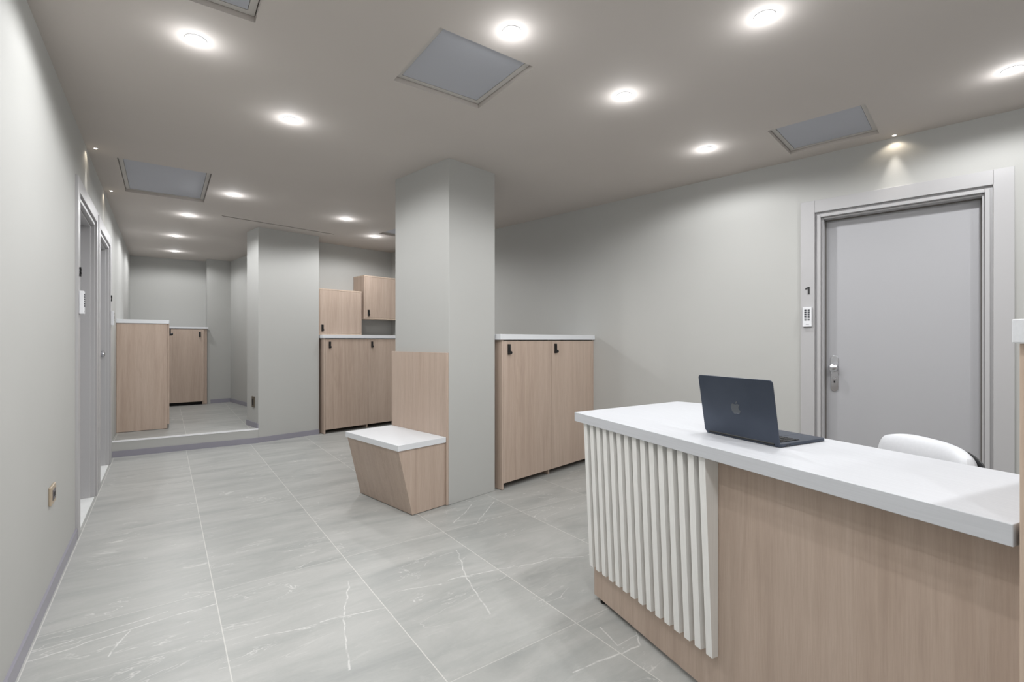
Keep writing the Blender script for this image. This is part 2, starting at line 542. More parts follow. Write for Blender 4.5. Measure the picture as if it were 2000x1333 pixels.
# ceiling with recessed openings
HATCH = [  # angle, x0, x1, y0, y1
    (0.0, 0.931, 1.429, 1.798, 2.300),
    (AB, 3.262, 3.783, 0.427, 0.924),
    (0.0, -0.275, 0.303, 4.430, 5.390),
    (0.0, -0.30, 0.302, 1.70, 2.216),
    (AB, 3.112, 3.62, 4.75, 5.235),
]
SLOT = (AB, 1.535, 2.76, 5.655, 5.687)
outer = [(-0.62, -1.8), (5.2, -1.8), (5.2, 9.7), (-0.62, 9.7)]
loops = [outer]
for a, x0, x1, y0, y1 in HATCH + [SLOT]:
    loops.append([turn(*p, a) for p in ((x0, y0), (x1, y0), (x1, y1), (x0, y1))])
pts, edges = [], []
for lp in loops:
    b0 = len(pts)
    pts += [Vector(p) for p in lp]
    edges += [(b0 + i, b0 + (i + 1) % len(lp)) for i in range(len(lp))]
vs, es, fs, *_r = delaunay_2d_cdt(pts, edges, [], 0, 1e-5)
def inside(p, lp):
    r = False
    for i in range(len(lp)):
        a, b_ = lp[i], lp[(i + 1) % len(lp)]
        if (a[1] > p[1]) != (b_[1] > p[1]) and p[0] < (b_[0] - a[0]) * (p[1] - a[1]) / (b_[1] - a[1]) + a[0]:
            r = not r
    return r
bm = new_bm()
bv = [bm.verts.new((v.x, v.y, CEIL)) for v in vs]
for f in fs:
    cx = sum(vs[i].x for i in f) / len(f); cy = sum(vs[i].y for i in f) / len(f)
    if inside((cx, cy), outer) and not any(inside((cx, cy), lp) for lp in loops[1:]):
        bm.faces.new([bv[i] for i in f])
# sides of the openings, part of the plasterboard
for lp in loops[1:]:
    lo = [bm.verts.new((p[0], p[1], CEIL)) for p in lp]
    hi = [bm.verts.new((p[0], p[1], CEIL + 0.045)) for p in lp]
    for i in range(4):
        bm.faces.new((lo[i], lo[(i + 1) % 4], hi[(i + 1) % 4], hi[i]))
me = bpy.data.meshes.new('ceiling'); bm.to_mesh(me); bm.free(); me.materials.append(M_ceil)
ce = bpy.data.objects.new('ceiling', me); COL.objects.link(ce); ce['kind'] = 'structure'
bm = new_bm(); add_box(bm, SLOT[1], SLOT[2], SLOT[3], SLOT[4], CEIL + 0.008, CEIL + 0.012)
struct('trim_2', bm, M_void, rz=SLOT[0], label='thin dark joint line in the ceiling by the pier')

# access hatches
HLAB = ['square ceiling access hatch above the column and beside the middle downlight',
        'square ceiling access hatch close to the numbered grey door',
        'long rectangular ceiling access hatch near the two recessed side doors',
        'ceiling access hatch cut off by the top edge of the photo',
        'ceiling access hatch partly hidden behind the column']
for k, (a, x0, x1, y0, y1) in enumerate(HATCH):
    t = Thing('ceiling_hatch', HLAB[k], 'access hatch', a, ((x0 + x1) / 2, (y0 + y1) / 2, CEIL + 0.03), 'ceiling access hatches')
    g, w = 0.004, 0.030
    z0, z1 = CEIL + 0.022, CEIL + 0.040
    t.part('frame', M_hatch_frame, [(x0 + g, x1 - g, y0 + g, y0 + w, z0, z1), (x0 + g, x1 - g, y1 - w, y1 - g, z0, z1),
                                    (x0 + g, x0 + w, y0 + w, y1 - w, z0, z1), (x1 - w, x1 - g, y0 + w, y1 - w, z0, z1)], bevel=0)
    t.part('panel', M_hatch_panel, [(x0 + w + 0.002, x1 - w - 0.002, y0 + w + 0.002, y1 - w - 0.002, z0 + 0.002, z1)], bevel=0)
    t.part('backing', M_void, [(x0 - 0.01, x1 + 0.01, y0 - 0.01, y1 + 0.01, z1 + 0.006, z1 + 0.012)], bevel=0)

# skirting
def skirt(name, pts_, z=0.0, h=0.061, th=0.010):
    bm = new_bm()
    for p, q in zip(pts_, pts_[1:]):
        add_prism(bm, *along(p, q, 0.0, th, z, z + h))
    struct(name, bm, M_base)
skirt('baseboard_left', [(-0.427, -1.6), (-0.427, 3.818)])
skirt('baseboard_step', [(-0.427, 6.262), (0.874, 6.182)])
skirt('baseboard_pier', P(AB, (1.968, 5.93), (2.687, 5.93)))
skirt('baseboard_pier_side', P(AB, (1.975, 6.31), (1.975, 5.925)), z=STEP, h=0.06)
skirt('baseboard_alcove_side', P(AB, (2.52, 8.86), (2.52, 6.33)), z=STEP, h=0.06)
skirt('baseboard_pilaster', [(0.60, 9.0985), (0.885, 9.152)], z=STEP, h=0.06)
skirt('baseboard_right', P(AB, (3.93, 2.65), (3.93, 0.91)))

# ---------------------------------------------------------------- doors (built in a local frame: X into the wall, Y along it, mirrored for the other hand)
def build_door(idx, ang, wx, y0, face, mirror, knob_dz=0.0, thr=False):
    """wx: wall plane, face: +1 when the wall lies on +X of the room"""
    lab = {1: 'grey door behind the reception desk in a wide grey casing',
           2: 'first grey door recessed in the wall beside the outlet',
           3: 'second grey door recessed in the wall next to the step'}[idx]
    t = Thing('door_%d' % idx, lab, 'door', ang, (wx, y0 + 0.53, 0), structure=True)
    def X(a, b):
        lo, hi = wx + face * a, wx + face * b
        return (min(lo, hi), max(lo, hi))
    W = 1.06
    def bx(a, b, p, q, z0, z1):
        xa, xb = X(a, b)
        ya, yb = (y0 + p, y0 + q) if not mirror else (y0 + W - q, y0 + W - p)
        return (xa, xb, ya, yb, z0, z1)
    cw, ct = 0.085, 0.014
    t.part('casing', M_casing, [bx(-ct, 0.01, 0, cw, 0, 2.161), bx(-ct, 0.01, W - cw, W, 0, 2.161)], bevel=0.0015)
    t.part('head_casing', M_casing, [bx(-ct + 0.001, 0.01, cw + 0.0008, W - cw - 0.0008, 2.076, 2.161)], bevel=0.0015)
    # dark shadow joint between casing and frame
    t.part('lining', M_casing, [bx(0.008, 0.17, 0.05, 0.10, 0, 2.06), bx(0.008, 0.17, W - 0.10, W - 0.05, 0, 2.06), bx(0.008, 0.17, 0.05, W - 0.05, 2.06, 2.115)], bevel=0)
    # mitred inner frame, stepped
    f0, f1, f2 = 0.098, 0.120, 0.132
    t.part('frame', M_casing, [bx(-0.004, 0.16, f0, f1, 0, 2.062), bx(-0.004, 0.16, W - f1, W - f0, 0, 2.062), bx(-0.004, 0.16, f1, W - f1, 2.040, 2.062),
                               bx(0.020, 0.16, f1, f2, 0, 2.040), bx(0.020, 0.16, W - f2, W - f1, 0, 2.040), bx(0.020, 0.16, f2, W - f2, 2.028, 2.040)], bevel=0.003, seg=3)
    t.part('gasket', M_gasket, [bx(0.084, 0.092, f2 - 0.002, f2 + 0.005, 0.01, 2.028), bx(0.084, 0.092, W - f2 - 0.005, W - f2 + 0.002, 0.01, 2.028), bx(0.084, 0.092, f2, W - f2, 2.021, 2.030)], bevel=0)
    lf = t.part('leaf', M_door, [bx(0.095, 0.14, f2 + 0.003, W - f2 - 0.003, 0.008, 2.024)], bevel=0.002)
    # long plate with knob and cylinder, on the side W-f2
    lx = wx + face * 0.095
    yk = (y0 + W - f2 - 0.054) if not mirror else (y0 + f2 + 0.054)
    zc = 0.944 + knob_dz
    def rounded_plate(wd, hgt, th, n=10):
        bm = new_bm()
        r = wd / 2
        prof = []
        for k in range(n + 1):
            a_ = math.pi * k / n
            prof.append((r * math.cos(a_), hgt / 2 - r + r * math.sin(a_)))
        for k in range(n + 1):
            a_ = math.pi + math.pi * k / n
            prof.append((r * math.cos(a_), -hgt / 2 + r + r * math.sin(a_)))
        a = [bm.verts.new((lx, yk + p[0], zc + p[1])) for p in prof]
        b_ = [bm.verts.new((lx - face * th, yk + p[0], zc + p[1])) for p in prof]
        bm.faces.new(a); bm.faces.new(list(reversed(b_)))
        for i in range(len(prof)):
            j = (i + 1) % len(prof)
            bm.faces.new((a[i], b_[i], b_[j], a[j]))
        return bm
    pl = t.part('lock_plate', M_steel, bm=rounded_plate(0.046, 0.256, 0.008), bevel=0.002, label='long satin metal lock plate')
    rot = Matrix.Rotation(-face * math.pi / 2, 4, 'Y')
    bm = new_bm()
    add_lathe(bm, [(0.016, 0.0), (0.015, 0.020), (0.013, 0.028), (0.020, 0.036), (0.0275, 0.046), (0.029, 0.055), (0.027, 0.064), (0.018, 0.070), (0, 0.0715)], 28,
              (lx - face * 0.006, yk, zc + 0.042), rot)
    t.part('knob', M_steel, bm=bm, bevel=0, smooth=True, label='round satin metal door knob')
    bm = new_bm()
    add_lathe(bm, [(0.009, 0), (0.009, 0.004), (0.0085, 0.005), (0, 0.005)], 20, (lx - face * 0.008, yk, zc - 0.043), rot)
    t.part('lock_cylinder', M_steel, bm=bm, bevel=0, smooth=True)
    xa, xb = sorted((lx - face * 0.008, lx - face * 0.0125))
    t.part('keyhole', M_black, [(xa, xb, yk - 0.004, yk + 0.004, zc - 0.066, zc - 0.049)], bevel=0.001)
    if thr:
        t.part('threshold', M_thr, [bx(-0.001, 0.094, f2, W - f2, -0.002, 0.004)], bevel=0, label='white marble threshold')
    return t

build_door(1, AB, 3.93, RD, 1, False)
build_door(2, 0.0, -0.427, LD[0], -1, True, thr=True)
build_door(3, 0.0, -0.427, LD[1], -1, False, knob_dz=0.065, thr=True)

# door numbers
def digit(ch, ang, x, y, z, face, h, label):
    cu = bpy.data.curves.new('door_number', 'FONT')
    cu.body = ch
    cu.size = h * 1.38
    cu.extrude = 0.004
    cu.offset = h * 0.035
    cu.align_x = 'CENTER'
    tmp = bpy.data.objects.new('tmp', cu)
    COL.objects.link(tmp)
    dg = bpy.context.evaluated_depsgraph_get()
    me = bpy.data.meshes.new_from_object(tmp.evaluated_get(dg))
    bpy.data.objects.remove(tmp)
    bpy.data.curves.remove(cu)
    me.materials.clear()
    me.materials.append(M_black)
    # text lies in XY facing +Z: stand it up facing the room
    if face > 0:      # wall on +X, read from -X: text right is -Y
        m = Matrix(((0, 0, -1, 0), (-1, 0, 0, 0), (0, 1, 0, 0), (0, 0, 0, 1)))
    else:
        m = Matrix(((0, 0, 1, 0), (1, 0, 0, 0), (0, 1, 0, 0), (0, 0, 0, 1)))
    me.transform(m)
    zs = [v.co.z for v in me.vertices]
    me.transform(Matrix.Translation((0, 0, -(min(zs) + max(zs)) / 2)))
    o = bpy.data.objects.new('door_number', me)
    COL.objects.link(o)
    px, py = turn(x - face * 0.004, y, ang)
    o.location = (px, py, z)
    o.rotation_euler = (0, 0, ang)
    o['label'] = label
    o['category'] = 'door number'
    o['group'] = 'black door numbers'
NF = 0.014
bm = new_bm()
one = [(0.04, -0.5), (0.24, -0.5), (0.24, 0.5), (0.10, 0.5), (-0.26, 0.34), (-0.26, 0.17), (0.04, 0.28)]
h1 = 0.052
va = [bm.verts.new((3.93 - NF, 0.848 - p[0] * h1, 1.530 + p[1] * h1)) for p in one]
vb = [bm.verts.new((3.93 - NF - 0.005, 0.848 - p[0] * h1, 1.530 + p[1] * h1)) for p in one]
bm.faces.new(va); bm.faces.new(vb[::-1])
for i in range(len(one)):
    j = (i + 1) % len(one)
    bm.faces.new((va[i], vb[i], vb[j], va[j]))
o = obj('door_number', bm, M_black, rz=AB)
o['label'] = 'black number 1 on the casing of the door behind the desk'
o['category'] = 'door number'
o['group'] = 'black door numbers'
digit('3', 0.0, -0.427 + NF, 3.870, 1.590, -1, 0.055, 'black door number above the keypad of the first recessed door')
digit('2', 0.0, -0.427 + NF, 5.975, 1.580, -1, 0.055, 'black door number above the keypad by the low cabinets')

# keypads
def keypad(ang, x, y, z, face, label):
    t = Thing('keypad', label, 'keypad', ang, (x, y, z - 0.069), 'white door keypads')
    w, h, d = 0.056, 0.138, 0.022
    def X(a, b):
        return tuple(sorted((x - face * a, x - face * b)))
    body = t.part('body', M_white_p, [(*X(0, d), y - w / 2, y + w / 2, z - h / 2, z + h / 2)], bevel=0.003, seg=3)
    for r in range(6):
        for c in range(2):
            yy = y + (c - 0.5) * 0.020
            zz = z + 0.048 - r * 0.0137
            t.part('button', M_btn, [(*X(d - 0.001, d + 0.002), yy - 0.0066, yy + 0.0066, zz - 0.0042, zz + 0.0042)], bevel=0.0008)
    t.part('print_mark', M_print, [(*X(d - 0.0005, d + 0.0004), y - 0.012, y + 0.008, z - 0.0555, z - 0.0535)], bevel=0)
keypad(AB, 3.93 - NF, 0.847, 1.342, 1, 'white keypad under the number 1 beside the desk door')
keypad(0.0, -0.427 + NF, 3.868, 1.405, -1, 'white keypad on the casing of the first recessed door')
keypad(0.0, -0.427 + NF, 5.975, 1.390, -1, 'white keypad between the second recessed door and low cabinet')

# sockets
t = Thing('wall_outlet', 'beige wall outlet low on the plain wall', 'outlet', 0.0, (-0.427, 3.065, 0.417))
t.part('cover_plate', M_beige, [(-0.427, -0.417, 3.003, 3.127, 0.420, 0.504)], bevel=0.003)
t.part('socket_insert', M_sock, [(-0.4172, -0.415, 3.035, 3.100, 0.438, 0.486)], bevel=0.001)
for yy in (3.05, 3.068, 3.086):
    t.part('socket_slot', M_black, [(-0.4152, -0.4142, yy - 0.003, yy + 0.003, 0.452, 0.472)], bevel=0)
t = Thing('wall_outlet', 'small dark wall outlet on the pier beside the step', 'outlet', AB, (1.975, 6.08, 0.40))
t.part('cover_plate', plastic('bronze_cover_plate', lin((98, 90, 78)), 0.35), [(1.965, 1.975, 6.035, 6.12, 0.395, 0.52)], bevel=0.002)
t.part('socket_insert', M_black, [(1.963, 1.966, 6.055, 6.10, 0.42, 0.495)], bevel=0.001)

# ---------------------------------------------------------------- storage furniture
def lock(t, door, x, y, z, nx, ny):
    """combination lock on a door face; (nx, ny): outward direction in the frame"""
    bm = new_bm()
    tx, ty = -ny, nx
    def B(a0, a1, d0, d1, z0, z1):
        xs = [x + tx * a + nx * d for a in (a0, a1) for d in (d0, d1)]
        ys = [y + ty * a + ny * d for a in (a0, a1) for d in (d0, d1)]
        add_box(bm, min(xs), max(xs), min(ys), max(ys), z0, z1)
    B(-0.0125, 0.0125, 0, 0.012, z - 0.041, z + 0.041)
    for k in range(4):
        B(-0.008, 0.008, 0.010, 0.016, z - 0.008 + k * 0.0115, z + k * 0.0115)
    m = Matrix.Rotation(math.atan2(ny, nx), 4, 'Z') @ Matrix.Rotation(math.pi / 2, 4, 'Y')
    add_lathe(bm, [(0.0125, 0), (0.0125, 0.018), (0.011, 0.021), (0, 0.021)], 18, (x + nx * 0.011, y + ny * 0.011, z - 0.026), m)
    B(-0.0025, 0.0025, 0.030, 0.036, z - 0.037, z - 0.015)
    return t.part('combination_lock', M_black, bm=bm, parent=door, bevel=0.0008, label='black combination lock')

def run_cabinet(label, group, x0, x1, split, yf, yb, ztop, z0=0.0, toe=0.05, locks=(), far_side=True):
    """floor cabinet in the B frame, doors facing -Y"""
    t = Thing('storage_cabinet', label, 'cabinet', AB, ((x0 + x1) / 2, (yf + yb) / 2, z0), group)
    th = 0.018
    t.part('side_panel', M_wood, [(x0, x0 + th, yf, yb, z0 + 0.003, ztop)])
    t.part('side_panel', M_wood, [(x1 - th, x1, yf, yb, z0 + 0.003, ztop)])
    t.part('divider_panel', M_wood, [(split - 0.009, split + 0.009, yf + 0.030, yb, z0 + 0.003, ztop)])
    t.part('bottom_panel', M_wood, [(x0 + th, x1 - th, yf + 0.022, yb, z0 + toe + 0.004, z0 + toe + 0.022)])
    t.part('back_panel', M_wood, [(x0 + th, x1 - th, yb - 0.008, yb - 0.001, z0 + 0.03, ztop)])
    t.part('foot', M_black, [(x0 + 0.001, x0 + th - 0.001, yf + 0.01, yf + 0.06, z0, z0 + 0.004)], bevel=0)
    d = []
    for a, b_ in ((x0 + th + 0.002, split - 0.002), (split + 0.002, x1 - th - 0.002)):
        d.append(t.part('door', M_wood, [(a, b_, yf, yf + 0.018, z0 + toe, ztop - 0.007)]))
        lock(t, d[-1], a + 0.055, yf, locks[0], 0, -1)
    return t

# by the column
run_cabinet('two-door pale oak cabinet standing between the column and the desk', 'floor cabinets', 2.668, 3.926, 3.277, 2.665, 3.06, 1.181, locks=(1.106,))
t = Thing('countertop', 'white counter slab on the oak cabinet beside the column', 'countertop', AB, (3.28, 2.86, 1.181), 'cabinet countertops')
t.part('slab', M_top, [(2.638, 3.928, 2.650, 3.07, 1.182, 1.226)], bevel=0.0015)
# in the storage bay
run_cabinet('two-door pale oak cabinet in the bay behind the bench', 'floor cabinets', 2.722, 3.926, 3.330, 5.868, 6.255, 1.203, locks=(1.120,))
t = Thing('countertop', 'white counter slab under the two hanging oak boxes', 'countertop', AB, (3.3, 6.06, 1.203), 'cabinet countertops')
t.part('slab', M_top, [(2.700, 3.928, 5.850, 6.258, 1.204, 1.246)], bevel=0.0015)

def wall_box(label, x0, x1, yf, yb, z0, z1, lz, lx):
    t = Thing('wall_cabinet', label, 'cabinet', AB, ((x0 + x1) / 2, yb, z0), 'small upper cabinets')
    th = 0.017
    t.part('side_panel', M_wood, [(x0, x0 + th, yf, yb, z0 + th, z1 - th)])
    t.part('side_panel', M_wood, [(x1 - th, x1, yf, yb, z0 + th, z1 - th)])
    t.part('top_panel', M_edge, [(x0, x1, yf, yb, z1 - th, z1)])
    t.part('bottom_panel', M_edge, [(x0, x1, yf, yb, z0, z0 + th)])
    t.part('back_panel', M_wood, [(x0 + th, x1 - th, yb - 0.008, yb - 0.001, z0 + th, z1 - th)])
    d = t.part('door', M_wood, [(x0 + th + 0.002, x1 - th - 0.002, yf + 0.001, yf + 0.019, z0 + th + 0.002, z1 - th - 0.002)])
    lock(t, d, x0 + lx, yf + 0.001, lz, 0, -1)
wall_box('square oak box cabinet standing on the white counter beside the pier', 2.690, 3.289, 5.965, 6.255, 1.247, 1.837, 1.335, 0.056)
wall_box('square oak box cabinet hung higher on the wall next to the column', 3.325, 3.915, 5.960, 6.255, 1.468, 2.062, 1.552, 0.063)

# alcove cabinets (left-wall frame)
z0 = STEP
t = Thing('storage_cabinet', 'pale oak cabinet on the raised floor, end panel towards the step', 'cabinet', 0.0, (-0.19, 7.4, z0), 'floor cabinets')
th = 0.018
t.part('side_panel', M_wood, [(-0.425, 0.028, 6.790, 6.808, z0 + 0.004, 1.365)])
t.part('side_panel', M_wood, [(-0.425, 0.028, 7.982, 8.000, z0 + 0.004, 1.365)])
t.part('divider_panel', M_wood, [(-0.425, 0.008, 7.386, 7.404, z0 + 0.004, 1.365)])
t.part('bottom_panel', M_wood, [(-0.425, 0.006, 6.808, 7.982, z0 + 0.054, z0 + 0.072)])
t.part('foot', M_black, [(-0.42, 0.02, 6.795, 6.805, z0, z0 + 0.004)], bevel=0)
for a, b_ in ((6.796, 7.393), (7.397, 7.994)):
    d = t.part('door', M_wood, [(0.029, 0.047, a, b_, z0 + 0.05, 1.361)])
    lock(t, d, 0.047, a + 0.06, 1.275, 1, 0)
t = Thing('countertop', 'white counter slab on the cabinet standing at the step', 'countertop', 0.0, (-0.19, 7.4, 1.366), 'cabinet countertops')
t.part('slab', M_top, [(-0.426, 0.045, 6.780, 8.01, 1.366, 1.409)], bevel=0.0015)
yf = 9.03
t = Thing('storage_cabinet', 'oak cabinet against the far alcove wall with one lock in view', 'cabinet', 0.0, (0.07, 9.2, z0), 'floor cabinets')
t.part('side_panel', M_wood, [(0.488, 0.506, yf + 0.003, 9.415, z0 + 0.003, 1.356)])
t.part('side_panel', M_wood, [(-0.42, -0.402, yf, 9.415, z0 + 0.003, 1.356)])
t.part('filler_panel', M_wood, [(0.507, 0.550, yf + 0.022, yf + 0.040, z0 + 0.003, 1.356)])
t.part('bottom_panel', M_wood, [(-0.402, 0.488, yf + 0.022, 9.415, z0 + 0.054, z0 + 0.072)])
t.part('back_panel', M_void, [(-0.402, 0.488, yf + 0.05, yf + 0.06, z0 + 0.002, z0 + 0.054)])
for a, b_, lx in ((-0.40, 0.042, 0.0), (0.046, 0.505, 0.452)):
    d = t.part('door', M_wood, [(a, b_, yf - 0.018, yf, z0 + 0.052, 1.352)])
    if lx:
        lock(t, d, lx, yf - 0.018, 1.272, 0, -1)
t = Thing('countertop', 'white counter slab on the far alcove cabinet', 'countertop', 0.0, (0.07, 9.2, 1.357), 'cabinet countertops')
t.part('slab', M_top, [(-0.426, 0.566, yf - 0.024, 9.075, 1.357, 1.386), (-0.426, 0.553, 9.075, 9.418, 1.357, 1.386)], bevel=0.001)

# ---------------------------------------------------------------- bench on the column
t = Thing('bench', 'oak bench with white seat slab built against the column', 'bench', AB, (2.0, 3.06, 0))
t.part('base', M_wood, hexas=[([(1.868, 2.716, 0.004), (2.145, 2.716, 0.004), (2.145, 3.405, 0.004), (1.868, 3.405, 0.004)],
                               [(1.760, 2.716, 0.449), (2.145, 2.716, 0.449), (2.145, 3.405, 0.449), (1.760, 3.405, 0.449)])], bevel=0.0015)
t.part('plinth', M_black, [(1.88, 2.14, 2.725, 3.395, 0, 0.005)], bevel=0)
t.part('seat', M_top, [(1.750, 2.146, 2.706, 3.415, 0.450, 0.489)], bevel=0.0015)
t.part('back_panel', M_wood, [(2.147, 2.166, 2.702, 3.412, 0.003, 1.088)])

# ---------------------------------------------------------------- reception desk (D frame)
ZT, ZB = 0.848, 0.807
t = Thing('reception_desk', 'reception desk with white top, white slats and oak front panel', 'desk', AD, (1.4, 1.1, 0))
desk_poly = [(1.170, 0.417), (1.170, 1.900), (1.879, 2.003), (1.935, 1.895), (2.050, 1.690), (1.624, 1.262), (1.624, 0.417)]
t.part('tabletop', M_desk, prisms=[(desk_poly, ZB, ZT)], bevel=0.0015)
XB = 1.243
t.part('front_panel', M_wood, [(XB, XB + 0.025, 0.43, 1.848, 0.02, ZB)])
t.part('end_panel', M_wood, [(XB + 0.026, 1.58, 1.830, 1.848, 0.02, ZB)])
t.part('support_panel', M_wood, [(1.585, 1.605, 1.33, 1.85, 0.02, ZB)])
t.part('side_panel', M_wood, [(XB + 0.026, 1.60, 0.43, 0.448, 0.02, ZB)])
for fx, fy in ((1.262, 1.80), (1.262, 1.0), (1.262, 0.52), (1.56, 1.80), (1.56, 0.46)):
    bm = new_bm()
    add_lathe(bm, [(0.014, 0), (0.014, 0.006), (0.006, 0.008), (0.006, 0.022), (0, 0.022)], 14, (fx, fy, 0))
    t.part('foot', M_black, bm=bm, bevel=0, smooth=True)
# tapering slats: deep at the top, shallow at the foot
pitch = (1.844 - 1.166) / 14
for k in range(15):
    y1 = 1.8455 - k * pitch
    y0_ = y1 - 0.0262
    zb_ = 0.158
    t.part('slat', M_slat, hexas=[([(1.2165, y0_, zb_), (XB - 0.0005, y0_, zb_), (XB - 0.0005, y1, zb_), (1.2165, y1, zb_)],
                                   [(1.184, y0_, ZB - 0.0005), (XB - 0.0005, y0_, ZB - 0.0005), (XB - 0.0005, y1, ZB - 0.0005), (1.184, y1, ZB - 0.0005)])], bevel=0.0008)

# taller counter unit at the desk's end
t = Thing('tall_counter', 'taller oak counter with white slab at the end of the desk', 'counter', AD, (1.5, 0.0, 0))
t.part('side_panel', M_edge, [(1.172, 1.74, 0.392, 0.4095, 0.003, 1.172)], bevel=0.001)
t.part('front_panel', M_wood, [(1.170, 1.190, -0.60, 0.391, 0.003, 1.172)])
t.part('side_panel', M_wood, [(1.192, 1.74, -0.60, -0.582, 0.003, 1.172)])
t.part('back_panel', M_wood, [(1.72, 1.738, -0.58, 0.390, 0.003, 1.172)])
t.part('slab', M_top, [(1.158, 1.755, -0.62, 0.4148, 1.1735, 1.215)], bevel=0.0015)

# ---------------------------------------------------------------- laptop
def rrect(w, h, r, n=6):
    pts_ = []
    for cx, cy, a0 in ((w / 2 - r, h / 2 - r, 0), (-w / 2 + r, h / 2 - r, 90), (-w / 2 + r, -h / 2 + r, 180), (w / 2 - r, -h / 2 + r, 270)):
        for k in range(n + 1):
            a = math.radians(a0 + 90 * k / n)
            pts_.append((cx + r * math.cos(a), cy + r * math.sin(a)))
    return pts_
LW, LDp = 0.2835, 0.205
hl, hr = Vector((1.339, 1.288)), Vector((1.349, 1.005))
la = math.atan2(*(lambda d: (d.y, d.x))(hl - hr)) - math.pi / 2      # hinge runs along local Y
hc = (hl + hr) / 2
lx_, ly_ = turn(hc.x, hc.y, AD)
lap = bpy.data.objects.new('laptop', None)
COL.objects.link(lap)
lap.empty_display_size = 0.1
lap.location = (lx_, ly_, ZT)
lap.rotation_euler = (0, 0, AD + la)
lap['label'] = 'open dark blue laptop standing on the white desk'
lap['category'] = 'laptop'
# local: +X away from the camera (towards the sitter), Y along the hinge
bm = new_bm()
base_pts = [(x_ + 0.232 / 2, y_) for x_, y_ in rrect(0.232, LW, 0.012)]
add_prism(bm, base_pts, 0.0012, 0.0105)
obj('base', bm, M_midnight, lap, bevel=0.0018, seg=3)
for fx, fy in ((0.03, -0.11), (0.03, 0.11), (0.20, -0.11), (0.20, 0.11)):
    bm = new_bm(); add_lathe(bm, [(0.006, 0), (0.006, 0.0013), (0, 0.0013)], 12, (fx, fy, 0))
    obj('rubber_foot', bm, M_black, lap)
bm = new_bm(); add_box(bm, 0.028, 0.125, -LW / 2 + 0.018, LW / 2 - 0.018, 0.0106, 0.0109)
kb = obj('keyboard', bm, M_screen, lap)
for r in range(6):
    yy = -LW / 2 + 0.020
    rowx = 0.031 + r * 0.0157
    k = 0
    while yy < LW / 2 - 0.021:
        w_ = 0.0155
        if r == 5 and abs(yy) < 0.055:
            w_ = min(0.1, LW / 2 - 0.03 - yy)
        w_ = min(w_, LW / 2 - 0.0205 - yy)
        if w_ < 0.006:
            break
        bm = new_bm(); add_box(bm, rowx, rowx + (0.013 if r else 0.009), yy, yy + w_, 0.0109, 0.0119)
        obj('key', bm, M_keys, kb)
        yy += w_ + 0.0028
bm = new_bm(); add_box(bm, 0.136, 0.218, -0.058, 0.058, 0.0105, 0.0108)
obj('trackpad', bm, M_midnight, lap, bevel=0.0001)
# ports on the camera-near side (local -Y)
for px_ in (0.030, 0.043):
    bm = new_bm(); add_box(bm, px_, px_ + 0.0085, -LW / 2 - 0.0004, -LW / 2 + 0.001, 0.0045, 0.0072)
    obj('port', bm, M_black, lap)
# lid, leaning 10 degrees back over the hinge towards the camera
lid_bm = new_bm()
add_prism(lid_bm, [(x_, y_) for x_, y_ in rrect(LDp, LW, 0.011)], 0, 0.0045)
bmesh.ops.translate(lid_bm, verts=lid_bm.verts, vec=(LDp / 2, 0, 0))
# local lid frame: X up the lid, Z = outer face
tilt = math.radians(10)
up = Vector((-math.sin(tilt), 0, math.cos(tilt)))
out = Vector((-math.cos(tilt), 0, -math.sin(tilt)))
LM = Matrix((( up.x, 0, out.x, 0.004), (0, 1, 0, 0), (up.z, 0, out.z, 0.0065), (0, 0, 0, 1)))
def lid_obj(name, bm, mat, parent=lap, **kw):
    bmesh.ops.transform(bm, matrix=LM, verts=bm.verts)
    return obj(name, bm, mat, parent, **kw)
lid = lid_obj('lid', lid_bm, M_midnight, bevel=0.0012, seg=3)
bm = new_bm(); add_prism(bm, [(x_ + LDp / 2, y_) for x_, y_ in rrect(LDp - 0.008, LW - 0.008, 0.009)], -0.0006, -0.0001)
lid_obj('screen', bm, M_screen, lid)
bm = new_bm(); add_lathe(bm, [(0.004, -0.125), (0.004, 0.125)], 14, (0.001, 0, 0.0085), Matrix.Rotation(math.pi / 2, 4, 'X'))
obj('hinge', bm, M_black, lap, smooth=True)
# mark on the lid: a bitten apple with a leaf
def bez(p0, p1, p2, p3, n=7):
    return [tuple((1 - t_) ** 3 * a + 3 * (1 - t_) ** 2 * t_ * b_ + 3 * (1 - t_) * t_ * t_ * c_ + t_ ** 3 * d_ for a, b_, c_, d_ in zip(p0, p1, p2, p3))
            for t_ in [i / n for i in range(n)]]
# unit drawing: x right (viewer), y up
apple = []
apple += bez((0.0, 0.31), (-0.10, 0.31), (-0.18, 0.37), (-0.27, 0.37))
apple += bez((-0.27, 0.37), (-0.42, 0.37), (-0.50, 0.20), (-0.50, 0.02))
apple += bez((-0.50, 0.02), (-0.50, -0.30), (-0.30, -0.56), (-0.17, -0.56))
apple += bez((-0.17, -0.56), (-0.10, -0.56), (-0.08, -0.52), (0.01, -0.52))
apple += bez((0.01, -0.52), (0.10, -0.52), (0.12, -0.56), (0.20, -0.56))
apple += bez((0.20, -0.56), (0.32, -0.56), (0.44, -0.36), (0.47, -0.22))
apple += bez((0.47, -0.22), (0.28, -0.14), (0.22, 0.14), (0.43, 0.26))
apple += bez((0.43, 0.26), (0.38, 0.34), (0.30, 0.37), (0.24, 0.37))
apple += bez((0.24, 0.37), (0.14, 0.37), (0.08, 0.31), (0.0, 0.31))
leaf = bez((0.0, 0.38), (-0.01, 0.52), (0.10, 0.62), (0.22, 0.64)) + bez((0.22, 0.64), (0.23, 0.50), (0.12, 0.38), (0.0, 0.38))
S_ = 0.037
bm = new_bm()
